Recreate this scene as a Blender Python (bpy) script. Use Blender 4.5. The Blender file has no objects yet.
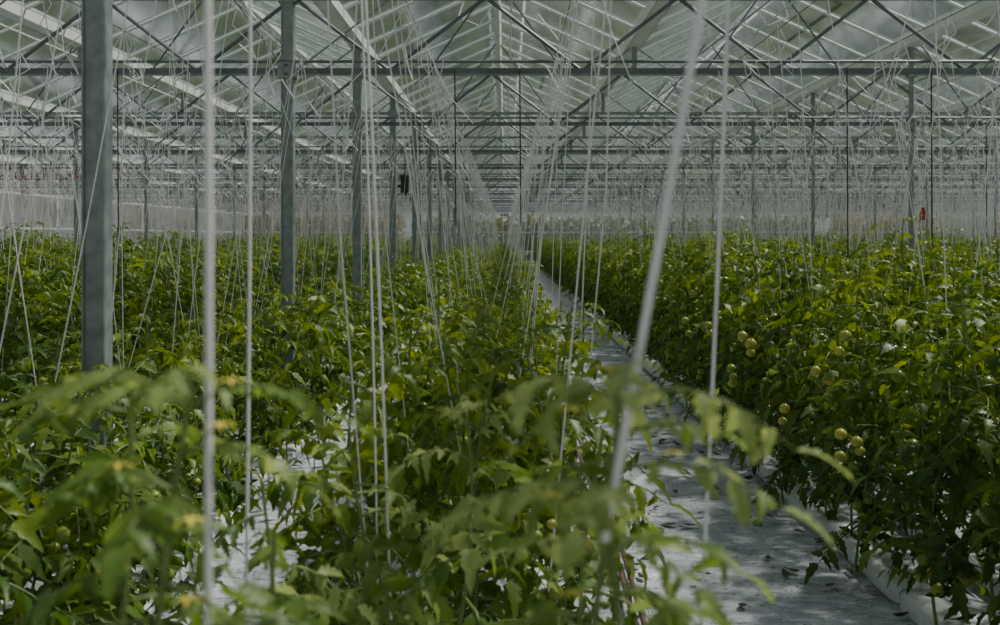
import bpy, math, random
import numpy as np
from mathutils import Vector, Matrix
rng = np.random.default_rng(7)
def R(): return rng.random()
def U(a,b): return a+(b-a)*rng.random()

# ------------------------------------------------------------------ materials
def new_mat(name):
    m=bpy.data.materials.new(name); m.use_nodes=True
    nt=m.node_tree; nt.nodes.clear()
    out=nt.nodes.new('ShaderNodeOutputMaterial')
    return m,nt,out
def N(nt,t,**kw):
    n=nt.nodes.new(t)
    for k,v in kw.items(): setattr(n,k,v)
    return n
def principled(name,col,rough=.5,metal=0,noise=None,bump=None,spec=.5):
    m,nt,out=new_mat(name)
    b=N(nt,'ShaderNodeBsdfPrincipled')
    b.inputs['Roughness'].default_value=rough
    b.inputs['Metallic'].default_value=metal
    b.inputs['Specular IOR Level'].default_value=spec
    b.inputs['Base Color'].default_value=(*col,1)
    nt.links.new(b.outputs[0],out.inputs[0])
    tc=N(nt,'ShaderNodeTexCoord')
    if noise:
        sc,col2,lo,hi=noise
        no=N(nt,'ShaderNodeTexNoise'); no.inputs['Scale'].default_value=sc; no.inputs['Detail'].default_value=5
        nt.links.new(tc.outputs['Object'],no.inputs['Vector'])
        cr=N(nt,'ShaderNodeValToRGB')
        cr.color_ramp.elements[0].position=lo; cr.color_ramp.elements[0].color=(*col,1)
        cr.color_ramp.elements[1].position=hi; cr.color_ramp.elements[1].color=(*col2,1)
        nt.links.new(no.outputs['Fac'],cr.inputs['Fac']); nt.links.new(cr.outputs[0],b.inputs['Base Color'])
    if bump:
        sc,st,di=bump
        no=N(nt,'ShaderNodeTexNoise'); no.inputs['Scale'].default_value=sc; no.inputs['Detail'].default_value=4
        nt.links.new(tc.outputs['Object'],no.inputs['Vector'])
        bp=N(nt,'ShaderNodeBump'); bp.inputs['Strength'].default_value=st; bp.inputs['Distance'].default_value=di
        nt.links.new(no.outputs['Fac'],bp.inputs['Height']); nt.links.new(bp.outputs[0],b.inputs['Normal'])
    return m
def leaf_mat(name,dark,mid,light,trans=.34,rough=.45):
    m,nt,out=new_mat(name)
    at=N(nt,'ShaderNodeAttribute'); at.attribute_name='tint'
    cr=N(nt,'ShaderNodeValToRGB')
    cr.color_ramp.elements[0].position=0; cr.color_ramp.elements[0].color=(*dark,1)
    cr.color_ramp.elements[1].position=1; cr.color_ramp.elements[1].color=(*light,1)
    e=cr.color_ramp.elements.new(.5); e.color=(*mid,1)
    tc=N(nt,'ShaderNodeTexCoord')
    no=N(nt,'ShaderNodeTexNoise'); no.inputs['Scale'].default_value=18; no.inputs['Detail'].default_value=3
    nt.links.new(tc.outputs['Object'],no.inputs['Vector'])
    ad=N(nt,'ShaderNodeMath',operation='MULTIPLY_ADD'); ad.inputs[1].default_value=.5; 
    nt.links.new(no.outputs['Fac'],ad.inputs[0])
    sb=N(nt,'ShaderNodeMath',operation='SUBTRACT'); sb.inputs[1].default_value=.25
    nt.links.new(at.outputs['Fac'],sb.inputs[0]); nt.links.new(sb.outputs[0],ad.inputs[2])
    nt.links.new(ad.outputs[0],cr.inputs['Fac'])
    b=N(nt,'ShaderNodeBsdfPrincipled'); b.inputs['Roughness'].default_value=rough
    b.inputs['Specular IOR Level'].default_value=.35
    nt.links.new(cr.outputs[0],b.inputs['Base Color'])
    t=N(nt,'ShaderNodeBsdfTranslucent')
    hs=N(nt,'ShaderNodeHueSaturation'); hs.inputs['Hue'].default_value=.48; hs.inputs['Saturation'].default_value=1.15; hs.inputs['Value'].default_value=1.8
    nt.links.new(cr.outputs[0],hs.inputs['Color']); nt.links.new(hs.outputs[0],t.inputs['Color'])
    mx=N(nt,'ShaderNodeMixShader'); mx.inputs[0].default_value=trans
    nt.links.new(b.outputs[0],mx.inputs[1]); nt.links.new(t.outputs[0],mx.inputs[2])
    bp=N(nt,'ShaderNodeBump'); bp.inputs['Strength'].default_value=.5; bp.inputs['Distance'].default_value=.004
    n2=N(nt,'ShaderNodeTexNoise'); n2.inputs['Scale'].default_value=70
    nt.links.new(tc.outputs['Object'],n2.inputs['Vector']); nt.links.new(n2.outputs['Fac'],bp.inputs['Height'])
    nt.links.new(bp.outputs[0],b.inputs['Normal'])
    nt.links.new(mx.outputs[0],out.inputs[0])
    return m
M_leaf=leaf_mat('tomato_leaf',(.013,.038,.006),(.064,.132,.014),(.22,.30,.04))
M_leafh=leaf_mat('tomato_leaf_sunlit',(.03,.075,.015),(.105,.185,.032),(.36,.44,.17),trans=.4)  # lighter greens: sunlit look of the nearest plants put into the leaf colour
M_stem=leaf_mat('tomato_stem',(.09,.14,.04),(.17,.24,.07),(.28,.34,.13),trans=.05)
M_fruit=leaf_mat('green_tomato',(.11,.19,.03),(.24,.33,.05),(.50,.48,.08),trans=.08,rough=.25)
M_flower=principled('tomato_flower',(.75,.62,.10),.6)
M_steel=principled('galvanised_steel',(.22,.26,.265),.5,.3,noise=(14,(.34,.385,.39),.35,.7),bump=(60,.15,.002))
M_steelt=principled('truss_steel',(.22,.25,.25),.5,.2,noise=(6,(.34,.37,.36),.35,.7))
M_steeld=principled('dark_steel',(.11,.135,.14),.5,.3,noise=(6,(.18,.21,.22),.3,.7))
M_alu=principled('roof_aluminium',(.72,.76,.73),.5,0,noise=(3,(.85,.88,.86),.3,.7))
M_string=principled('white_twine',(.82,.79,.83),.7,0,noise=(5,(.92,.9,.92),.3,.7))
M_stringd=principled('black_twine',(.03,.03,.035),.7)
M_black=principled('black_plastic',(.02,.02,.022),.4,noise=(20,(.035,.035,.035),.4,.6))
M_red=principled('red_plastic',(.5,.03,.03),.4,noise=(20,(.4,.02,.02),.4,.6))
M_bag=principled('grow_bag_film',(.74,.77,.82),.35,0,noise=(4,(.55,.58,.60),.5,.75),bump=(14,.6,.02))
M_hose=principled('brown_hose',(.12,.06,.04),.5,noise=(9,(.2,.12,.08),.3,.7))
M_bark=principled('bark',(.08,.06,.04),.9,bump=(8,.6,.05))
M_ochre=leaf_mat('autumn_foliage',(.14,.12,.03),(.30,.22,.06),(.48,.33,.12),trans=.2)
M_treeg=leaf_mat('tree_foliage',(.06,.09,.03),(.13,.16,.06),(.24,.26,.10),trans=.2)
M_dead=leaf_mat('fallen_leaf',(.02,.03,.012),(.04,.055,.02),(.10,.08,.04),trans=.05)
M_grass=principled('outside_grass',(.12,.14,.05),.9,noise=(.3,(.25,.2,.1),.4,.65))
def film():
    m,nt,out=new_mat('white_ground_film')
    b=N(nt,'ShaderNodeBsdfPrincipled'); b.inputs['Roughness'].default_value=.28
    tc=N(nt,'ShaderNodeTexCoord')
    n1=N(nt,'ShaderNodeTexNoise'); n1.inputs['Scale'].default_value=2.6; n1.inputs['Detail'].default_value=9; n1.inputs['Roughness'].default_value=.7
    cr=N(nt,'ShaderNodeValToRGB')
    cr.color_ramp.elements[0].position=.34; cr.color_ramp.elements[0].color=(.30,.31,.33,1)
    cr.color_ramp.elements[1].position=.50; cr.color_ramp.elements[1].color=(.66,.70,.79,1)
    nt.links.new(tc.outputs['Object'],n1.inputs['Vector']); nt.links.new(n1.outputs['Fac'],cr.inputs['Fac'])
    n3=N(nt,'ShaderNodeTexNoise'); n3.inputs['Scale'].default_value=30; n3.inputs['Detail'].default_value=3
    c3=N(nt,'ShaderNodeValToRGB'); c3.color_ramp.elements[0].position=.32; c3.color_ramp.elements[0].color=(.18,.16,.12,1)
    c3.color_ramp.elements[1].position=.38; c3.color_ramp.elements[1].color=(1,1,1,1)
    nt.links.new(tc.outputs['Object'],n3.inputs['Vector']); nt.links.new(n3.outputs['Fac'],c3.inputs['Fac'])
    mx=N(nt,'ShaderNodeMixRGB',blend_type='MULTIPLY'); mx.inputs[0].default_value=1
    nt.links.new(cr.outputs[0],mx.inputs[1]); nt.links.new(c3.outputs[0],mx.inputs[2]); nt.links.new(mx.outputs[0],b.inputs['Base Color'])
    mp=N(nt,'ShaderNodeMapping'); mp.inputs['Scale'].default_value=(2.2,6,1)
    n2=N(nt,'ShaderNodeTexNoise'); n2.inputs['Scale'].default_value=2.5; n2.inputs['Detail'].default_value=5; n2.inputs['Distortion'].default_value=1.2
    nt.links.new(tc.outputs['Object'],mp.inputs[0]); nt.links.new(mp.outputs[0],n2.inputs['Vector'])
    bp=N(nt,'ShaderNodeBump'); bp.inputs['Strength'].default_value=1; bp.inputs['Distance'].default_value=.07
    nt.links.new(n2.outputs['Fac'],bp.inputs['Height']); nt.links.new(bp.outputs[0],b.inputs['Normal'])
    nt.links.new(b.outputs[0],out.inputs[0]); return m
M_film=film()
def glassm(name,dust,tint,dcol=(.75,.8,.8),ior=1.12):
    m,nt,out=new_mat(name)
    tr=N(nt,'ShaderNodeBsdfTransparent'); tr.inputs[0].default_value=(*tint,1)
    gl=N(nt,'ShaderNodeBsdfGlossy'); gl.inputs['Roughness'].default_value=.1; gl.inputs[0].default_value=(.8,.85,.85,1)
    fr=N(nt,'ShaderNodeFresnel'); fr.inputs[0].default_value=ior
    tl=N(nt,'ShaderNodeBsdfTranslucent'); tl.inputs[0].default_value=(*dcol,1)
    tc=N(nt,'ShaderNodeTexCoord')
    no=N(nt,'ShaderNodeTexNoise'); no.inputs['Scale'].default_value=1.3; no.inputs['Detail'].default_value=6
    nt.links.new(tc.outputs['Object'],no.inputs['Vector'])
    mr=N(nt,'ShaderNodeMapRange'); mr.inputs[1].default_value=.3; mr.inputs[2].default_value=.7; mr.inputs[3].default_value=dust*.6; mr.inputs[4].default_value=dust*1.4
    nt.links.new(no.outputs['Fac'],mr.inputs[0])
    m1=N(nt,'ShaderNodeMixShader'); nt.links.new(fr.outputs[0],m1.inputs[0]); nt.links.new(tr.outputs[0],m1.inputs[1]); nt.links.new(gl.outputs[0],m1.inputs[2])
    m2=N(nt,'ShaderNodeMixShader'); nt.links.new(mr.outputs[0],m2.inputs[0]); nt.links.new(m1.outputs[0],m2.inputs[1]); nt.links.new(tl.outputs[0],m2.inputs[2])
    nt.links.new(m2.outputs[0],out.inputs[0]); return m
M_glass=glassm('roof_glass',.07,(.96,.98,.975),(.7,.78,.82))
M_wallg=glassm('wall_glass',.06,(.93,.96,.95))
M_sheet=glassm('white_wall_sheet',.85,(.9,.9,.92),(.85,.88,.95))

# ------------------------------------------------------------------ mesh builder
class MB:
    def __init__(s): s.v=[];s.q=[];s.t=[];s.qm=[];s.tm=[];s.tint=[];s.n=0
    def add(s,v,q=None,t=None,m=0,tint=.5):
        v=np.asarray(v,float); s.v.append(v)
        mq,mt=m if isinstance(m,tuple) else (m,m)
        if q is not None and len(q): 
            q=np.asarray(q,int); s.q.append(q+s.n); s.qm.append(np.broadcast_to(mq,(len(q),)))
        if t is not None and len(t): 
            t=np.asarray(t,int); s.t.append(t+s.n); s.tm.append(np.broadcast_to(mt,(len(t),)))
        s.tint.append(np.broadcast_to(tint,(len(v),))); s.n+=len(v)
    def arrays(s):
        V=np.concatenate(s.v); Q=np.concatenate(s.q) if s.q else np.zeros((0,4),int); T=np.concatenate(s.t) if s.t else np.zeros((0,3),int)
        QM=np.concatenate(s.qm) if s.qm else np.zeros(0,int); TM=np.concatenate(s.tm) if s.tm else np.zeros(0,int)
        return V,Q,T,QM,TM,np.concatenate(s.tint)
    def add_arr(s,A,Mx=np.eye(3),off=(0,0,0),dt=0):
        V,Q,T,QM,TM,ti=A
        s.add(V@Mx.T+np.asarray(off),Q,T,(QM,TM),ti+dt)
    def mesh(s,name,mats,smooth=False):
        V,Q,T,QM,TM,ti=s.arrays()
        me=bpy.data.meshes.new(name)
        me.from_pydata(V.tolist(),[],Q.tolist()+T.tolist())
        for m in mats: me.materials.append(m)
        me.polygons.foreach_set('material_index',np.concatenate([QM,TM]).astype(np.int32))
        if smooth: me.polygons.foreach_set('use_smooth',np.ones(len(Q)+len(T),bool))
        a=me.attributes.new('tint','FLOAT','POINT'); a.data.foreach_set('value',ti.astype(np.float32))
        me.update(); return me
    def obj(s,name,mats,smooth=False,parent=None):
        o=bpy.data.objects.new(name,s.mesh(name,mats,smooth)); bpy.context.collection.objects.link(o)
        if parent: o.parent=parent
        return o
    def box(s,c,d,m=0,tint=.5):
        c=np.array(c,float); d=np.array(d,float)/2
        v=np.array([[x,y,z] for x in(-1,1) for y in(-1,1) for z in(-1,1)])*d+c
        s.add(v,[[0,1,3,2],[4,6,7,5],[0,4,5,1],[2,3,7,6],[0,2,6,4],[1,5,7,3]],m=m,tint=tint)
    def tube(s,pts,r,n=4,m=0,tint=.5,cap=True):
        pts=np.asarray(pts,float); k=len(pts); r=np.broadcast_to(r,(k,))
        rings=[]
        for i in range(k):
            d=pts[min(i+1,k-1)]-pts[max(i-1,0)]; d=d/(np.linalg.norm(d)+1e-9)
            up=np.array([0,0,1.]) if abs(d[2])<.9 else np.array([0,1.,0])
            a=np.cross(d,up); a/=np.linalg.norm(a); b=np.cross(d,a)
            th=np.arange(n)*2*math.pi/n+math.pi/4
            rings.append(pts[i]+r[i]*(np.cos(th)[:,None]*a+np.sin(th)[:,None]*b))
        v=np.concatenate(rings); q=[]
        for i in range(k-1):
            for j in range(n): q.append([i*n+j,i*n+(j+1)%n,(i+1)*n+(j+1)%n,(i+1)*n+j])
        if cap and n==4: q+= [[3,2,1,0],[(k-1)*n+j for j in range(4)]]
        s.add(v,q,m=m,tint=tint)
    def beam(s,p0,p1,w,h=None,m=0): 
        s.tube([p0,p1],w*.7071,4,m)
def empty(name,loc=(0,0,0)):
    e=bpy.data.objects.new(name,None); e.location=loc; e.empty_display_size=.2
    bpy.context.collection.objects.link(e); return e
def rot(ax,a):
    return np.array(Matrix.Rotation(a,3,ax))

# ------------------------------------------------------------------ tomato foliage
SIDE=[(.06,.10),(.26,.27),(.35,.18),(.54,.23),(.63,.13),(.82,.10)]
def leaflet(L,fold,curl,wd=1.0):
    mids=[0,.32,.6,1.0]; v=[]
    for x in mids: v.append((x,0,-curl*x*x))
    for s in (1,-1):
        for x,y in SIDE: v.append((x,s*y*wd,fold*y*wd-curl*x*x))
    v=np.array(v)*L; q=[];t=[]
    for s,o in ((1,4),(-1,10)):
        qq=[[0,1,o+1,o],[1,2,o+3,o+2],[2,3,o+5,o+4]]; tt=[[1,o+2,o+1],[2,o+4,o+3]]
        if s<0: qq=[a[::-1] for a in qq]; tt=[a[::-1] for a in tt]
        q+=qq;t+=tt
    return v,np.array(q),np.array(t)
# finer leaflet with serrated lobes and cupping, for plants close to the camera
HM=[0,.10,.2,.3,.4,.5,.6,.7,.8,.9,1.0]
HS=[.0,.12,.26,.15,.29,.15,.24,.11,.15,.06,0]
def leaflet_fine(L,fold,curl,wd=1.0):
    v=[];q=[]
    n=len(HM)
    for i,(x,w) in enumerate(zip(HM,HS)):
        j=(.05 if i%2==0 and 0<i<n-1 else 0)
        z0=-curl*x*x
        for f in (-1,-.5,0,.5,1):
            y=f*w*wd; v.append((x+(j if abs(f)==1 else 0),y,z0+fold*abs(y)*(1-.6*abs(f))+.02*math.sin(x*20)*abs(f)))
    for i in range(n-1):
        for k in range(4):
            a=i*5+k; q.append([a,a+5,a+6,a+1])
    return np.array(v)*L,np.array(q),np.zeros((0,3),int)
def make_leaf(L=1.,droop=.45,up=.25,k=1.,lf=leaflet):
    mb=MB()
    def rp(t): return np.array([L*t*(1-.12*t),0.03*math.sin(t*5)*L,L*(up*t-droop*t*t)])
    mb.tube([rp(t) for t in (0,.2,.4,.6,.8,1)],[.017*L,.015*L,.013*L,.010*L,.008*L,.005*L],4,m=1,tint=.5)
    sp=[(.25,.24),(.36,.11),(.48,.31),(.58,.12),(.7,.32),(.86,.23)]
    for t,sz in sp:
        for sd in (1,-1):
            v,q,tt=lf(L*sz*k*U(.8,1.2),U(-.1,.9),U(.1,.8),U(.75,1.05))
            d=(rp(t+.02)-rp(t-.02)); pit=math.atan2(d[2],d[0])
            Mx=rot('Y',-pit)@rot('Z',sd*U(.7,1.3))@rot('X',sd*U(-.7,1.1))@rot('Y',U(-.3,.8))
            mb.add(v@Mx.T+rp(t),q,tt,0,.5+U(-.15,.15))
    v,q,tt=lf(L*.36*k,U(0,.5),U(.2,.7)); Mx=rot('Y',U(.2,.7)); mb.add(v@Mx.T+rp(1),q,tt,0,.5)
    return mb.arrays()
LEAVES=[make_leaf(1,U(.2,.8),U(.05,.5)) for _ in range(14)]
LEAVESH=[make_leaf(1,U(.25,.8),U(.1,.5),.92,leaflet_fine) for _ in range(8)]
def sphere(n=8,k=6):
    v=[(0,0,1)]
    for i in range(1,k):
        ph=math.pi*i/k
        for j in range(n): v.append((math.sin(ph)*math.cos(2*math.pi*j/n),math.sin(ph)*math.sin(2*math.pi*j/n),.88*math.cos(ph)))
    v.append((0,0,-.88)); q=[];t=[]
    for j in range(n):
        t.append([0,1+j,1+(j+1)%n]); b=1+(k-2)*n
        t.append([len(v)-1,b+(j+1)%n,b+j])
        for i in range(k-2): a=1+i*n; q.append([a+j,a+n+j,a+n+(j+1)%n,a+(j+1)%n])
    return np.array(v,float),np.array(q),np.array(t)
SPH=sphere(10,8)
def fruit_truss(mb,p,ang,n,r0,tint):
    d=np.array([math.cos(ang),math.sin(ang),0])
    pts=[p,p+d*.09+np.array([0,0,-.005]),p+d*.14+np.array([0,0,-.07]),p+d*.14+np.array([0,0,-.17])]
    mb.tube(pts,.003,3,m=1)
    for i in range(n):
        r=r0*U(.7,1.15); c=p+d*(.13+U(-.03,.04))+np.array([U(-.035,.035),U(-.035,.035),-.05-.16*i/max(n,1)])
        v,q,t=SPH; mb.add(v*r+c,q,t,2,tint+U(-.25,.3))
        mb.tube([c+np.array([0,0,r*.85]),c+np.array([0,0,r*1.25])],.003,3,m=1)
def plant(mb,base,h,lean=(0,0),fruit=True,fsize=.026,top_up=.5,lsc=1.,z0=.28,flower=False,bright=0,LV=None,dens=1.,topmin=.12,extra=(),grad=.35):
    base=np.array(base,float); ph=U(0,6); LV=LV or LEAVES
    def sp(z): 
        t=z/h; return base+np.array([lean[0]*t*t+.03*math.sin(z*5+ph),lean[1]*t+.03*math.cos(z*4+ph),z])
    zs=np.linspace(.05,h,12)
    mb.tube([sp(z) for z in zs],np.linspace(.008,.004,12),6,m=1,tint=.6,cap=False)
    z=z0; a=U(0,6.3)
    while z<h:
        t=z/h; a+=2.4+U(-.4,.4)
        L=(.33*U(.75,1.25) if t<.82 else .33-(.33-topmin)*(t-.82)/.18)*lsc
        pit=-U(-.15,.45)+ (top_up*(t-.75)/.25 if t>.75 else 0)
        Mx=rot('Z',a)@rot('Y',-pit)@rot('X',U(-.45,.45))*L
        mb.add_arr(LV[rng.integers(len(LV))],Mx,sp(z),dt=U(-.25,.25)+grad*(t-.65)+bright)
        z+=U(.032,.062)/dens
    for (ez,ea,ep,eL,eb) in extra:
        Mx=rot('Z',ea)@rot('Y',-ep)*eL
        mb.add_arr(LV[rng.integers(len(LV))],Mx,sp(ez),dt=eb)
    if fruit:
        zz=U(.4,.6)
        while zz<h*.85:
            if R()<.85: fruit_truss(mb,sp(zz),U(0,6.3),rng.integers(2,6),fsize,.45)
            zz+=U(.2,.32)
    if flower:
        for i in range(7):
            c=sp(h-.0-.05*i)+np.array([U(-.08,.08),U(-.07,-.02),.02])
            mb.tube([sp(h-.03-.05*i),c],.0015,3,m=1)
            for k in range(5):
                v,q,t=leaflet(.017,.1,.5,.9); mb.add(v@(rot('Z',k*1.256)@rot('Y',-.3)).T+c,q,t,3)
PM=[M_leaf,M_stem,M_fruit,M_flower]
SEG=2.0
def segment(name,h,hv,lines,fs,nper=5,lsc=1.,bright=0.,lx=.12,grad=.4):
    mb=MB()
    for ln in lines:
        for i in range(nper):
            y=(i+.5)*SEG/nper+U(-.08,.08)
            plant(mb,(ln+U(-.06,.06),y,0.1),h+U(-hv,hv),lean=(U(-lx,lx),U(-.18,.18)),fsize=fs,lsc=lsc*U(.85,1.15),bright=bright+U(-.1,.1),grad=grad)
    return mb.mesh(name,PM,True)
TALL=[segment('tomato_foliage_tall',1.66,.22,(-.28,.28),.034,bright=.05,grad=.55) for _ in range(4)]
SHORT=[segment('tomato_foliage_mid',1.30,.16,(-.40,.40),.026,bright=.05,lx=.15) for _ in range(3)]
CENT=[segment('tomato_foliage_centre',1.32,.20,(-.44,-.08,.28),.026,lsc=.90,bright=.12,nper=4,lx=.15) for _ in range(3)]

YEND=60.65; YS=-3.0
rows=[]
for k in range(-6,12):
    if k==0: x=-.10
    elif k<0: x=-2.14+(k+1)*2.2
    else: x=2.38+(k-1)*2.2
    if x<-15.6 or x>26: continue
    rows.append((k,x))
for k,x in rows:
    e=empty('tomato_plant_row',(x,0,0))
    y0=2.9 if k==0 else max(-1.5,abs(x)*1.94-5.5)
    y=y0
    while y<YEND-3:
        S=CENT if k==0 else (SHORT if k==-1 else TALL)
        o=bpy.data.objects.new('foliage',S[rng.integers(len(S))]); bpy.context.collection.objects.link(o)
        o.parent=e
        fl=R()<.5 and k!=0
        if fl: o.rotation_euler=(0,0,math.pi); o.location=(0,y+SEG,0)
        else: o.location=(0,y,0)
        o.scale=(1,1,U(.94,1.06)); y+=SEG

def hero(pts,name):
    mb=MB()
    for a in pts: plant(mb,**a)
    return mb.obj(name,[M_leafh,M_stem,M_fruit,M_flower],True)
rng=np.random.default_rng(21)
H=dict(LV=LEAVESH,lsc=.70,z0=.7,fsize=.018,topmin=.22,top_up=.3,dens=.95)
hero([dict(H,base=(-.36,1.13,.1),h=1.62,lean=(-.02,.02),flower=True,bright=-.05,
   extra=((1.60,3.0,.4,.22,.15),(1.60,.2,.3,.18,.05),(1.62,-1.4,.5,.16,.2),(1.5,2.6,.2,.24,0)))],'tomato_plant')
hero([dict(H,base=(-.50,1.30,.1),h=1.56,lean=(-.05,.02),bright=-.15)],'tomato_plant')
hero([dict(H,base=(-.30,1.5,.1),h=1.34,lean=(-.04,.02),bright=-.15)],'tomato_plant')
hero([dict(H,base=(.10,1.12,.1),h=1.63,lean=(.01,.02),lsc=.62,flower=True,bright=.15,
   extra=((1.60,3.0,.35,.17,.4),(1.60,.0,.30,.21,.35),(1.52,-.3,.2,.21,.25),(1.62,-1.6,.5,.15,.4),(1.5,3.3,.2,.19,.3),(1.58,1.4,.4,.2,.3),(1.42,.4,.2,.2,.1)))],'tomato_plant')
hero([dict(H,base=(.15,1.36,.1),h=1.50,lean=(.02,.0),lsc=.62,bright=.05)],'tomato_plant')
hero([dict(H,base=(-.55,2.1,.1),h=1.28,lean=(.03,.0),dens=.75,bright=-.0)],'tomato_plant')
hero([dict(H,base=(.20,2.4,.1),h=1.32,lean=(.03,.0),dens=.75)],'tomato_plant')
hero([dict(base=(-.14,2.5,.1),h=1.36,lean=(.04,.0),lsc=.85,fsize=.024,bright=.1)],'tomato_plant')
hero([dict(base=(-.36,2.7,.1),h=1.30,lean=(-.04,.0),lsc=.85,fsize=.024,bright=.1)],'tomato_plant')
for bx,by,hh in ((-1.62,3.3,1.22),(-1.50,3.75,1.2),(-1.75,4.1,1.28),(-1.62,2.7,1.2),(-1.55,4.4,1.1),(1.94,5.3,1.3),(1.88,6.6,1.2),(1.88,7.7,1.2),(1.86,8.9,1.2),(1.88,10.2,1.2),(1.95,4.4,1.5)):
    hero([dict(base=(bx,by,.05),h=hh,lean=(U(-.05,.05),0),fsize=.030,bright=-.18)],'tomato_plant')
for p,n,r in (((1.68,4.62,1.0),4,.033),((1.70,4.75,1.46),2,.034),((1.64,6.3,1.30),3,.036),((1.64,5.6,.95),2,.032),((1.66,7.6,1.3),3,.034),((1.70,5.0,1.25),3,.03),((1.66,6.9,1.0),3,.033),((1.66,8.6,1.2),3,.033),((-1.42,4.0,.85),3,.028),((-1.5,3.2,1.0),3,.026),((.12,2.9,1.15),4,.022),((0,3.2,1.25),3,.022)):
    mb=MB(); fruit_truss(mb,np.array(p)+np.array([.1,.02,0]),math.pi-.5,n,r,.7)
    mb.obj('tomato_truss',PM,True)

# ------------------------------------------------------------------ grow bags, hoses, debris
def bagrow(x,y0,y1):
    mb=MB(); y=y0
    while y<y1:
        L=1.0
        prof=[(-.095,0),(-.10,.03),(-.095,.075),(-.06,.09),(0,.092),(.06,.09),(.095,.075),(.10,.03),(.095,0)]
        ys=[0,.03,.12,.35,.6,.85,.94,.97]; sc=[.75,.95,1,1.03,.98,1,.95,.75]
        v=[];q=[]
        for yy,s_ in zip(ys,sc):
            for px_,pz in prof: v.append((x+px_*s_+U(-.004,.004),y+yy*L,.012+pz*s_*1.15+U(-.004,.004)*(pz>0)))
        m_=len(prof)
        for i in range(len(ys)-1):
            for j in range(m_-1): q.append([i*m_+j,i*m_+j+1,(i+1)*m_+j+1,(i+1)*m_+j])
        mb.add(v,q); y+=L
    return mb
for k,x in rows:
    if -2<=k<=3:
        mb=MB()
        half=.28
        for s in (-1,1):
            b=bagrow(x+s*half,1.0 if k!=0 else 2,40); mb.add_arr(b.arrays())
        mb.obj('grow_bag_row',[M_bag],True)
mb=MB()
for xx,z in ((.62,.05),(.68,.04)):
    pts=[(xx+.03*math.sin(y*.9+z*40),y,z+.01) for y in np.arange(1,50,.5)]
    mb.tube(pts,.014,6)
mb.obj('irrigation_hose',[M_hose],True)
mb=MB()
for i in range(420):
    xx,yy=(U(.75,1.95),U(3,22)) if R()<.75 else (U(-1.8,-.8),U(3,16))
    L=U(.04,.14)
    v,q,t=leaflet(L,U(-.3,.3),U(-.2,.3)); mb.add(v@(rot('Z',U(0,6.3))).T+np.array([xx,yy,.03]),q,t,0,U(.2,.9))
mb.obj('fallen_leaves',[M_dead])

# ------------------------------------------------------------------ ground
XL=-16.32; XR=26.88
mb=MB()
xs=np.linspace(XL,XR,180); ysg=np.linspace(-6,YEND,260)
X,Y=np.meshgrid(xs,ysg); Z=.006*np.sin(X*9+2*np.sin(Y*1.7))+.005*np.sin(Y*7+np.sin(X*4)*2)
v=np.stack([X.ravel(),Y.ravel(),Z.ravel()],1); nx=len(xs); q=[]
ii,jj=np.meshgrid(np.arange(len(ysg)-1),np.arange(nx-1),indexing='ij'); a=(ii*nx+jj).ravel()
q=np.stack([a,a+1,a+nx+1,a+nx],1); mb.add(v,q); mb.obj('floor',[M_film],True)
mb=MB(); mb.add([[-150,-60,-.05],[150,-60,-.05],[150,260,-.05],[-150,260,-.05]],[[0,1,2,3]]); mb.obj('ground',[M_grass])

# ------------------------------------------------------------------ structure
ZB=3.37; ZT=4.02; ZG=4.38; ZR=5.25; GP=3.6; PX=7.2
gx=[-1.92+GP*k for k in range(-4,9)]
px=[-1.92+PX*k for k in range(-1,4)]
ty=[.55+4.03*k for k in range(-1,15)]
for i,x in enumerate(px):
    for y in ty:
        if y<0: continue
        if x>0 and y<8: continue
        mb=MB(); w=.108 if x==px[1] else (.08 if x<0 else .05)
        mb.box((x,y,(ZG)/2),(w,w*.8,ZG))
        mb.box((x+w/2-.012,y-w*.4-.004,ZG/2),(.02,.012,ZG-.02)); mb.box((x-w/2+.006,y-w*.4-.004,ZG/2),(.01,.012,ZG-.02))
        mb.box((x,y,.02),(.22,.22,.04))
        mb.box((x,y,ZB),(w+.05,.13,.14)); mb.box((x,y,ZT),(w+.05,.13,.1))
        for zz in (ZB-.04,ZB+.04): mb.tube([(x,y-.09,zz),(x,y+.09,zz)],.01,6)
        mb.obj('steel_post',[M_steel])
pitch=.85
for y in ty:
    mb=MB()
    mb.box(((XL+XR)/2,y,ZT),(XR-XL,.04,.045)); mb.box(((XL+XR)/2,y,ZB),(XR-XL,.04,.045),1)
    mb.tube([(XL,y-.05,ZB+.075),(XR,y-.05,ZB+.075)],.014,6,1)
    n=int((XR-XL)/pitch)
    for i in range(n+1):
        x0=XL+i*pitch; x1=min(x0+pitch,XR)
        a=(x0,y,ZB if i%2==0 else ZT); b=(x1,y,ZT if i%2==0 else ZB)
        if x1>x0+.1: 
            mb.tube([a,b],.017,6,1)
            a2=(x0,y+.03,ZT if i%2==0 else ZB); b2=(x1,y+.03,ZB if i%2==0 else ZT)
            if i%4==1: mb.tube([a2,b2],.010,5,0)
    for g in gx:
        mb.box((g,y,(ZT+ZG)/2),(.06,.05,ZG-ZT))
    for g in gx:
        for s in (-1,1):
            if XL<g+s*.5<XR: mb.tube([(g+s*.5,y,ZT),(g+s*.05,y,ZG-.03)],.012,6)
            if XL<g+s*1.75<XR: mb.tube([(g+s*.9,y,ZT),(g+s*1.75,y,ZR-.05)],.012,6,1)
    mb.obj('lattice_truss',[M_steelt,M_steeld])
mb=MB()
for g in gx:
    L=YEND+6; yc=(YEND-6)/2
    mb.box((g,yc,ZG),(.18,L,.02)); 
    for s in (-1,1): mb.box((g+s*.09,yc,ZG+.05),(.012,L,.12))
mb.obj('roof_gutter',[M_alu])
mb=MB(); gl=MB()
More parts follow.
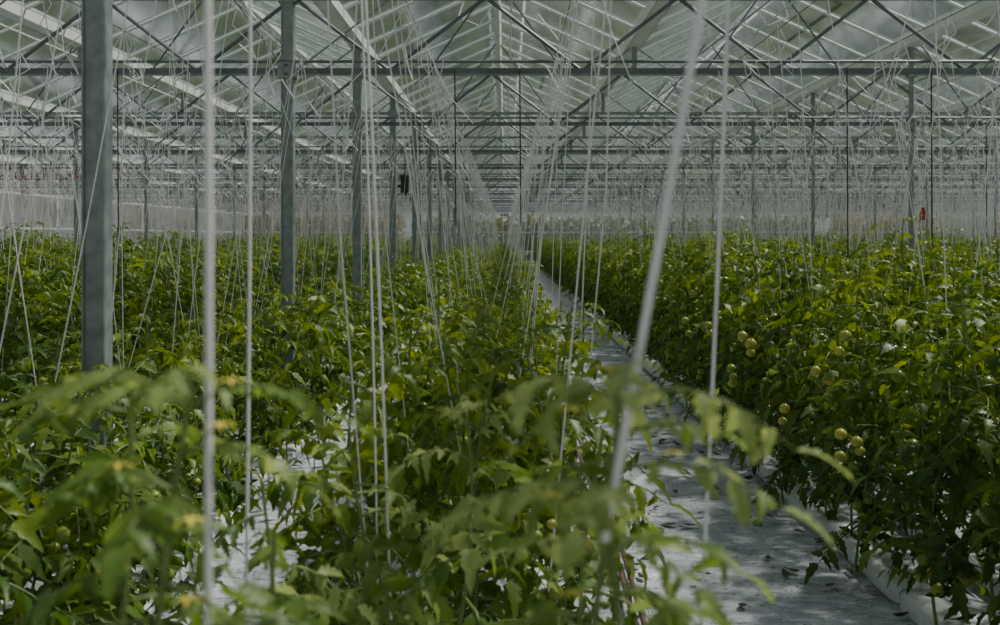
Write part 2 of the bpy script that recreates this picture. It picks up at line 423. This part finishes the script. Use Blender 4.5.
for i in range(len(gx)-1):
    xa,xb=gx[i],gx[i+1]; xm=(xa+xb)/2
    mb.box((xm,(YEND-6)/2,ZR),(.07,YEND+6,.06))
    for y in np.arange(-6,YEND,1.0):
        mb.beam((xa+.1,y,ZG+.1),(xm,y,ZR),.026); mb.beam((xm,y,ZR),(xb-.1,y,ZG+.1),.026)
    gl.add([[xa+.1,-6,ZG+.12],[xm,-6,ZR+.02],[xm,YEND,ZR+.02],[xa+.1,YEND,ZG+.12]],[[0,1,2,3]])
    gl.add([[xm,-6,ZR+.02],[xb-.1,-6,ZG+.12],[xb-.1,YEND,ZG+.12],[xm,YEND,ZR+.02]],[[0,1,2,3]])
mb.obj('roof_glazing_bars',[M_alu]); gl.obj('ceiling',[M_glass])
mb=MB()
for i in range(len(gx)-1):
    xm=(gx[i]+gx[i+1])/2
    for j,y in enumerate(np.arange(3,YEND-2,4.8)):
        s=1 if (j+i)%2 else -1
        p=[np.array([xm,y,ZR+.04]),np.array([xm,y+2.4,ZR+.04]),np.array([xm+s*1.0,y+2.4,ZR-.08]),np.array([xm+s*1.0,y,ZR-.08])]
        for a in range(4): mb.beam(p[a],p[(a+1)%4],.04)
        mb.beam((p[0]+p[1])/2,(p[2]+p[3])/2,.025)
        mb.tube([(xm+s*.9,y+1.2,ZR-.08),(xm+s*.25,y+1.2,ZR-.35)],.01,5); mb.tube([(xm,y+1.2,ZR),(xm+s*.25,y+1.2,ZR-.35)],.01,5)
    mb.tube([(xm+.2,-6,ZR-.35),(xm+.2,YEND,ZR-.35)],.014,6)
mb.obj('roof_vent_window',[M_alu])
mb=MB()
for y in ty[2::5]:
    for i in range(0,len(gx)-1):
        mb.tube([(gx[i],y,ZG-.04),(gx[i+1],min(y+4,YEND),ZG-.04)],.007,5); mb.tube([(gx[i+1],y,ZG-.05),(gx[i],min(y+4,YEND),ZG-.05)],.007,5)
mb.obj('wind_bracing_rods',[M_steel])
def glasswall(name,pts_xy,z0,z1,mat,step=1.2,horiz=(1.0,2.2,3.37)):
    e=empty(name)
    (x0,y0),(x1,y1)=pts_xy
    g=MB(); g.add([[x0,y0,z0],[x1,y1,z0],[x1,y1,z1],[x0,y0,z1]],[[0,1,2,3]]); g.obj('panes',[mat],parent=e)
    b=MB(); L=math.hypot(x1-x0,y1-y0); n=int(L/step)
    for i in range(n+1):
        t=i/n; b.box((x0+(x1-x0)*t,y0+(y1-y0)*t,(z0+z1)/2),(.05,.05,z1-z0))
    for h in horiz: b.beam((x0,y0,h),(x1,y1,h),.05)
    b.box(((x0+x1)/2,(y0+y1)/2,.2),(abs(x1-x0)+.1,abs(y1-y0)+.1,.4),1)
    b.obj('frame',[M_alu,M_bag],parent=e)
glasswall('wall_back',((XL,YEND+.1),(XR,YEND+.1)),0,ZG,M_wallg,step=1.8)
glasswall('wall_left',((XL-.1,-6),(XL-.1,YEND)),0,ZG,M_sheet,step=4)
glasswall('wall_right',((XR+.1,-6),(XR+.1,YEND)),0,ZG,M_wallg,step=1.6)
mb=MB()
for i in range(len(gx)-1):
    xa,xb=gx[i],gx[i+1]; mb.add([[xa,YEND+.1,ZG],[xb,YEND+.1,ZG],[(xa+xb)/2,YEND+.1,ZR]],t=[[0,1,2]])
mb.obj('wall_back_gable',[M_wallg])

# ------------------------------------------------------------------ wires and strings
wz=3.33
rng=np.random.default_rng(33)
mb=MB(); hk=MB(); st=MB()
for k,x in rows:
    near=k in (0,1,-1)
    for ln in (-1,1):
        wx=x+ln*.5
        mb.tube([(wx,-6,wz),(wx,YEND,wz)],.003,4)
        y=2.6 if k==0 else max(0,abs(x)*1.94-5)
        while y<YEND-2:
            y+=(.50 if near else .40)+U(-.1,.1)
            ly=U(-.4,.4) if R()<.5 else U(-.1,.1)
            top=np.array([wx+U(-.01,.01),y+ly,wz]); bot=np.array([x+ln*.24+U(-.20,.20),y,U(.5,.9)])
            if R()<.2: bot[0]-=ln*.3
            mid=(top+bot)/2+np.array([U(-.04,.04),U(-.04,.04),0])
            st.tube([top,mid,bot],.0034,3,cap=False)
            if R()<(.8 if near else .95) and y>4:
                w=U(.03,.08); hh=U(.2,.5); tl=U(-.2,.2)
                pts=[(0,0,.03),(w,U(-.02,.02),-hh*.3),(-w*.6+tl*.3,0,-hh*.6),(w*.8+tl*.6,0,-hh),(tl-w*.3,U(-.03,.03),-hh*.55)]
                hk.tube([top+np.array(p) for p in pts],.0045 if near else .0058,3,cap=False)
            if R()<.4 and y>4:
                e_=top+np.array([U(-.35,.35),U(-.35,.35),-U(.3,1.3)]); hk.tube([top,(top+e_)/2+np.array([0,0,-.08]),e_],.0032,3,cap=False)
mb.obj('crop_wires',[M_steeld]); 
for a,b,r in (((-.375,1.13,wz),(-.345,1.13,1.45),.0046),((-.58,2.2,wz),(-.6,2.2,.3),.0038),((.40,1.08,wz),(.115,1.12,1.55),.0054),((.49,2.0,wz),(.36,2.0,.3),.0044),
              ((-.5,3.2,wz),(-.40,3.1,.5),.0033),((-.43,2.7,wz),(-.30,2.65,.5),.0033)):
    a=np.array(a);b=np.array(b)
    st.tube([a+(b-a)*t+np.array([.012*math.sin(t*math.pi),0,0]) for t in np.linspace(0,1,9)],r,6,cap=False)
st.obj('plant_support_strings',[M_string]); hk.obj('spare_twine_hooks',[M_string])
mb=MB()
for x,y,zb in ((-.44,8.65,2.0),(.13,8.65,2.0),(3.0,8.65,1.6),(3.74,8.65,1.3),(-3.4,8.65,1.5),(-1.1,12.65,1.6),(6.2,12.65,1.9),(8.3,12.65,1.8)):
    mb.tube([(x,y-.12,ZB),(x+.01,y-.12,zb)],.006,5)
mb.obj('black_support_cords',[M_stringd])

e=empty('climate_sensor_box',(-1.70,16.5,2.78))
mb=MB(); mb.box((0,0,0),(.13,.12,.26)); mb.box((0,0,.15),(.16,.15,.03)); mb.box((-.09,0,-.02),(.08,.03,.04)); mb.box((.02,-.07,-.15),(.05,.03,.06)); mb.tube([(0,0,.15),(0,0,.55)],.008,6)
mb.obj('housing',[M_black],parent=e)
e=empty('red_alarm_box',(5.37,12.5,2.18)); e.scale=(.7,.6,1.)
mb=MB(); mb.box((0,0,0),(.09,.08,.13)); mb.box((0,0,.08),(.06,.05,.04)); mb.box((0,-.045,0),(.05,.01,.06)); mb.box((-.03,.05,0),(.05,.06,.03)); mb.obj('housing',[M_red],parent=e)
mb=MB()
for i in range(12):
    x=-10.6+i*.22+U(-.05,.05); z=ZB-.03
    mb.tube([(x,20.55,z+.03),(x+.02,20.55,z-.05),(x-.02,20.55,z-.16)],.012,5); mb.box((x,20.55,z-.18),(.05,.03,.04))
mb.obj('red_twine_hooks',[M_red])

# ------------------------------------------------------------------ trees outside
def tree(name,x,y,h,w,mat,n=5000):
    mb=MB()
    mb.tube([(x,y,-.1),(x+.2,y,h*.3),(x,y,h*.75)],[.35,.25,.08],8,m=1)
    cl=[]
    for i in range(16):
        a=U(0,6.3); rr=w*.5*U(.1,.9); zz=h*U(.35,.9)
        c=np.array([x+rr*math.cos(a)*(1.2-zz/h),y+rr*math.sin(a)*(1.2-zz/h),zz]); cl.append((c,w*U(.15,.3)))
        mb.tube([(x,y,zz*.6),tuple(c)],[.1,.03],5,m=1)
    for i in range(n):
        c,r=cl[rng.integers(len(cl))]; d=rng.normal(size=3); d/=np.linalg.norm(d)
        p=c+d*r*U(.6,1.05); s=U(.15,.35); a=rng.normal(size=3); a/=np.linalg.norm(a); b=np.cross(a,d); b/=np.linalg.norm(b)+1e-6
        mb.add([p-a*s,p+b*s*.6,p+a*s,p-b*s*.6],[[0,1,2,3]],m=0,tint=U(.1,.9))
    mb.obj(name,[mat,M_bark])
tree('autumn_tree',-23,90,17,10,M_ochre); tree('autumn_tree',-29,94,15,9,M_ochre)
tree('broadleaf_tree',14,92,18,11,M_treeg); tree('broadleaf_tree',23,90,19,11,M_ochre); tree('broadleaf_tree',34,95,14,10,M_treeg)
tree('broadleaf_tree',-44,95,15,11,M_treeg)
def hedge(name,x0,x1,y,h,mat,n):
    mb=MB()
    for i in range(n):
        p=np.array([U(x0,x1),y+U(-1,1),U(0,h)*U(.7,1)]); s=U(.1,.3); a=rng.normal(size=3); a/=np.linalg.norm(a); b=np.cross(a,rng.normal(size=3)); b/=np.linalg.norm(b)
        mb.add([p-a*s,p+b*s*.6,p+a*s,p-b*s*.6],[[0,1,2,3]],tint=U(.1,.9))
    mb.obj(name,[mat])
hedge('autumn_hedge',-30,-8,76,4.8,M_ochre,12000); hedge('autumn_hedge',25.5,40,76,4.0,M_ochre,7000); hedge('green_hedge',-7.5,25,79,3.8,M_treeg,14000)

# ------------------------------------------------------------------ light
w=bpy.data.worlds.new('overcast_sky'); bpy.context.scene.world=w; w.use_nodes=True
nt=w.node_tree; nt.nodes.clear()
o=nt.nodes.new('ShaderNodeOutputWorld'); bg=nt.nodes.new('ShaderNodeBackground')
tc=nt.nodes.new('ShaderNodeTexCoord'); sx=nt.nodes.new('ShaderNodeSeparateXYZ'); cr=nt.nodes.new('ShaderNodeValToRGB')
cr.color_ramp.elements[0].position=0; cr.color_ramp.elements[0].color=(.86,.92,.95,1)
cr.color_ramp.elements[1].position=.7; cr.color_ramp.elements[1].color=(.64,.74,.82,1)
nt.links.new(tc.outputs['Generated'],sx.inputs[0]); nt.links.new(sx.outputs['Z'],cr.inputs[0]); nt.links.new(cr.outputs[0],bg.inputs[0])
bg.inputs[1].default_value=.285; nt.links.new(bg.outputs[0],o.inputs[0])
s=bpy.data.lights.new('sun','SUN'); s.energy=4.8; s.angle=math.radians(5); s.color=(1,.95,.84)
so=bpy.data.objects.new('sun',s); bpy.context.collection.objects.link(so)
d=Vector((-.58,-.45,-1.0)); so.rotation_euler=d.to_track_quat('-Z','Y').to_euler(); so.location=(20,20,30)

# ------------------------------------------------------------------ camera
c=bpy.data.cameras.new('camera'); co=bpy.data.objects.new('camera',c); bpy.context.collection.objects.link(co)
co.location=(0,0,1.9); co.rotation_euler=(math.radians(90),0,0)
c.lens=35; c.sensor_width=36; c.shift_y=-.0755; c.shift_x=-.005
c.clip_end=500; c.clip_start=.05
c.dof.use_dof=True; c.dof.focus_distance=7.0; c.dof.aperture_fstop=3.2
bpy.context.scene.camera=co
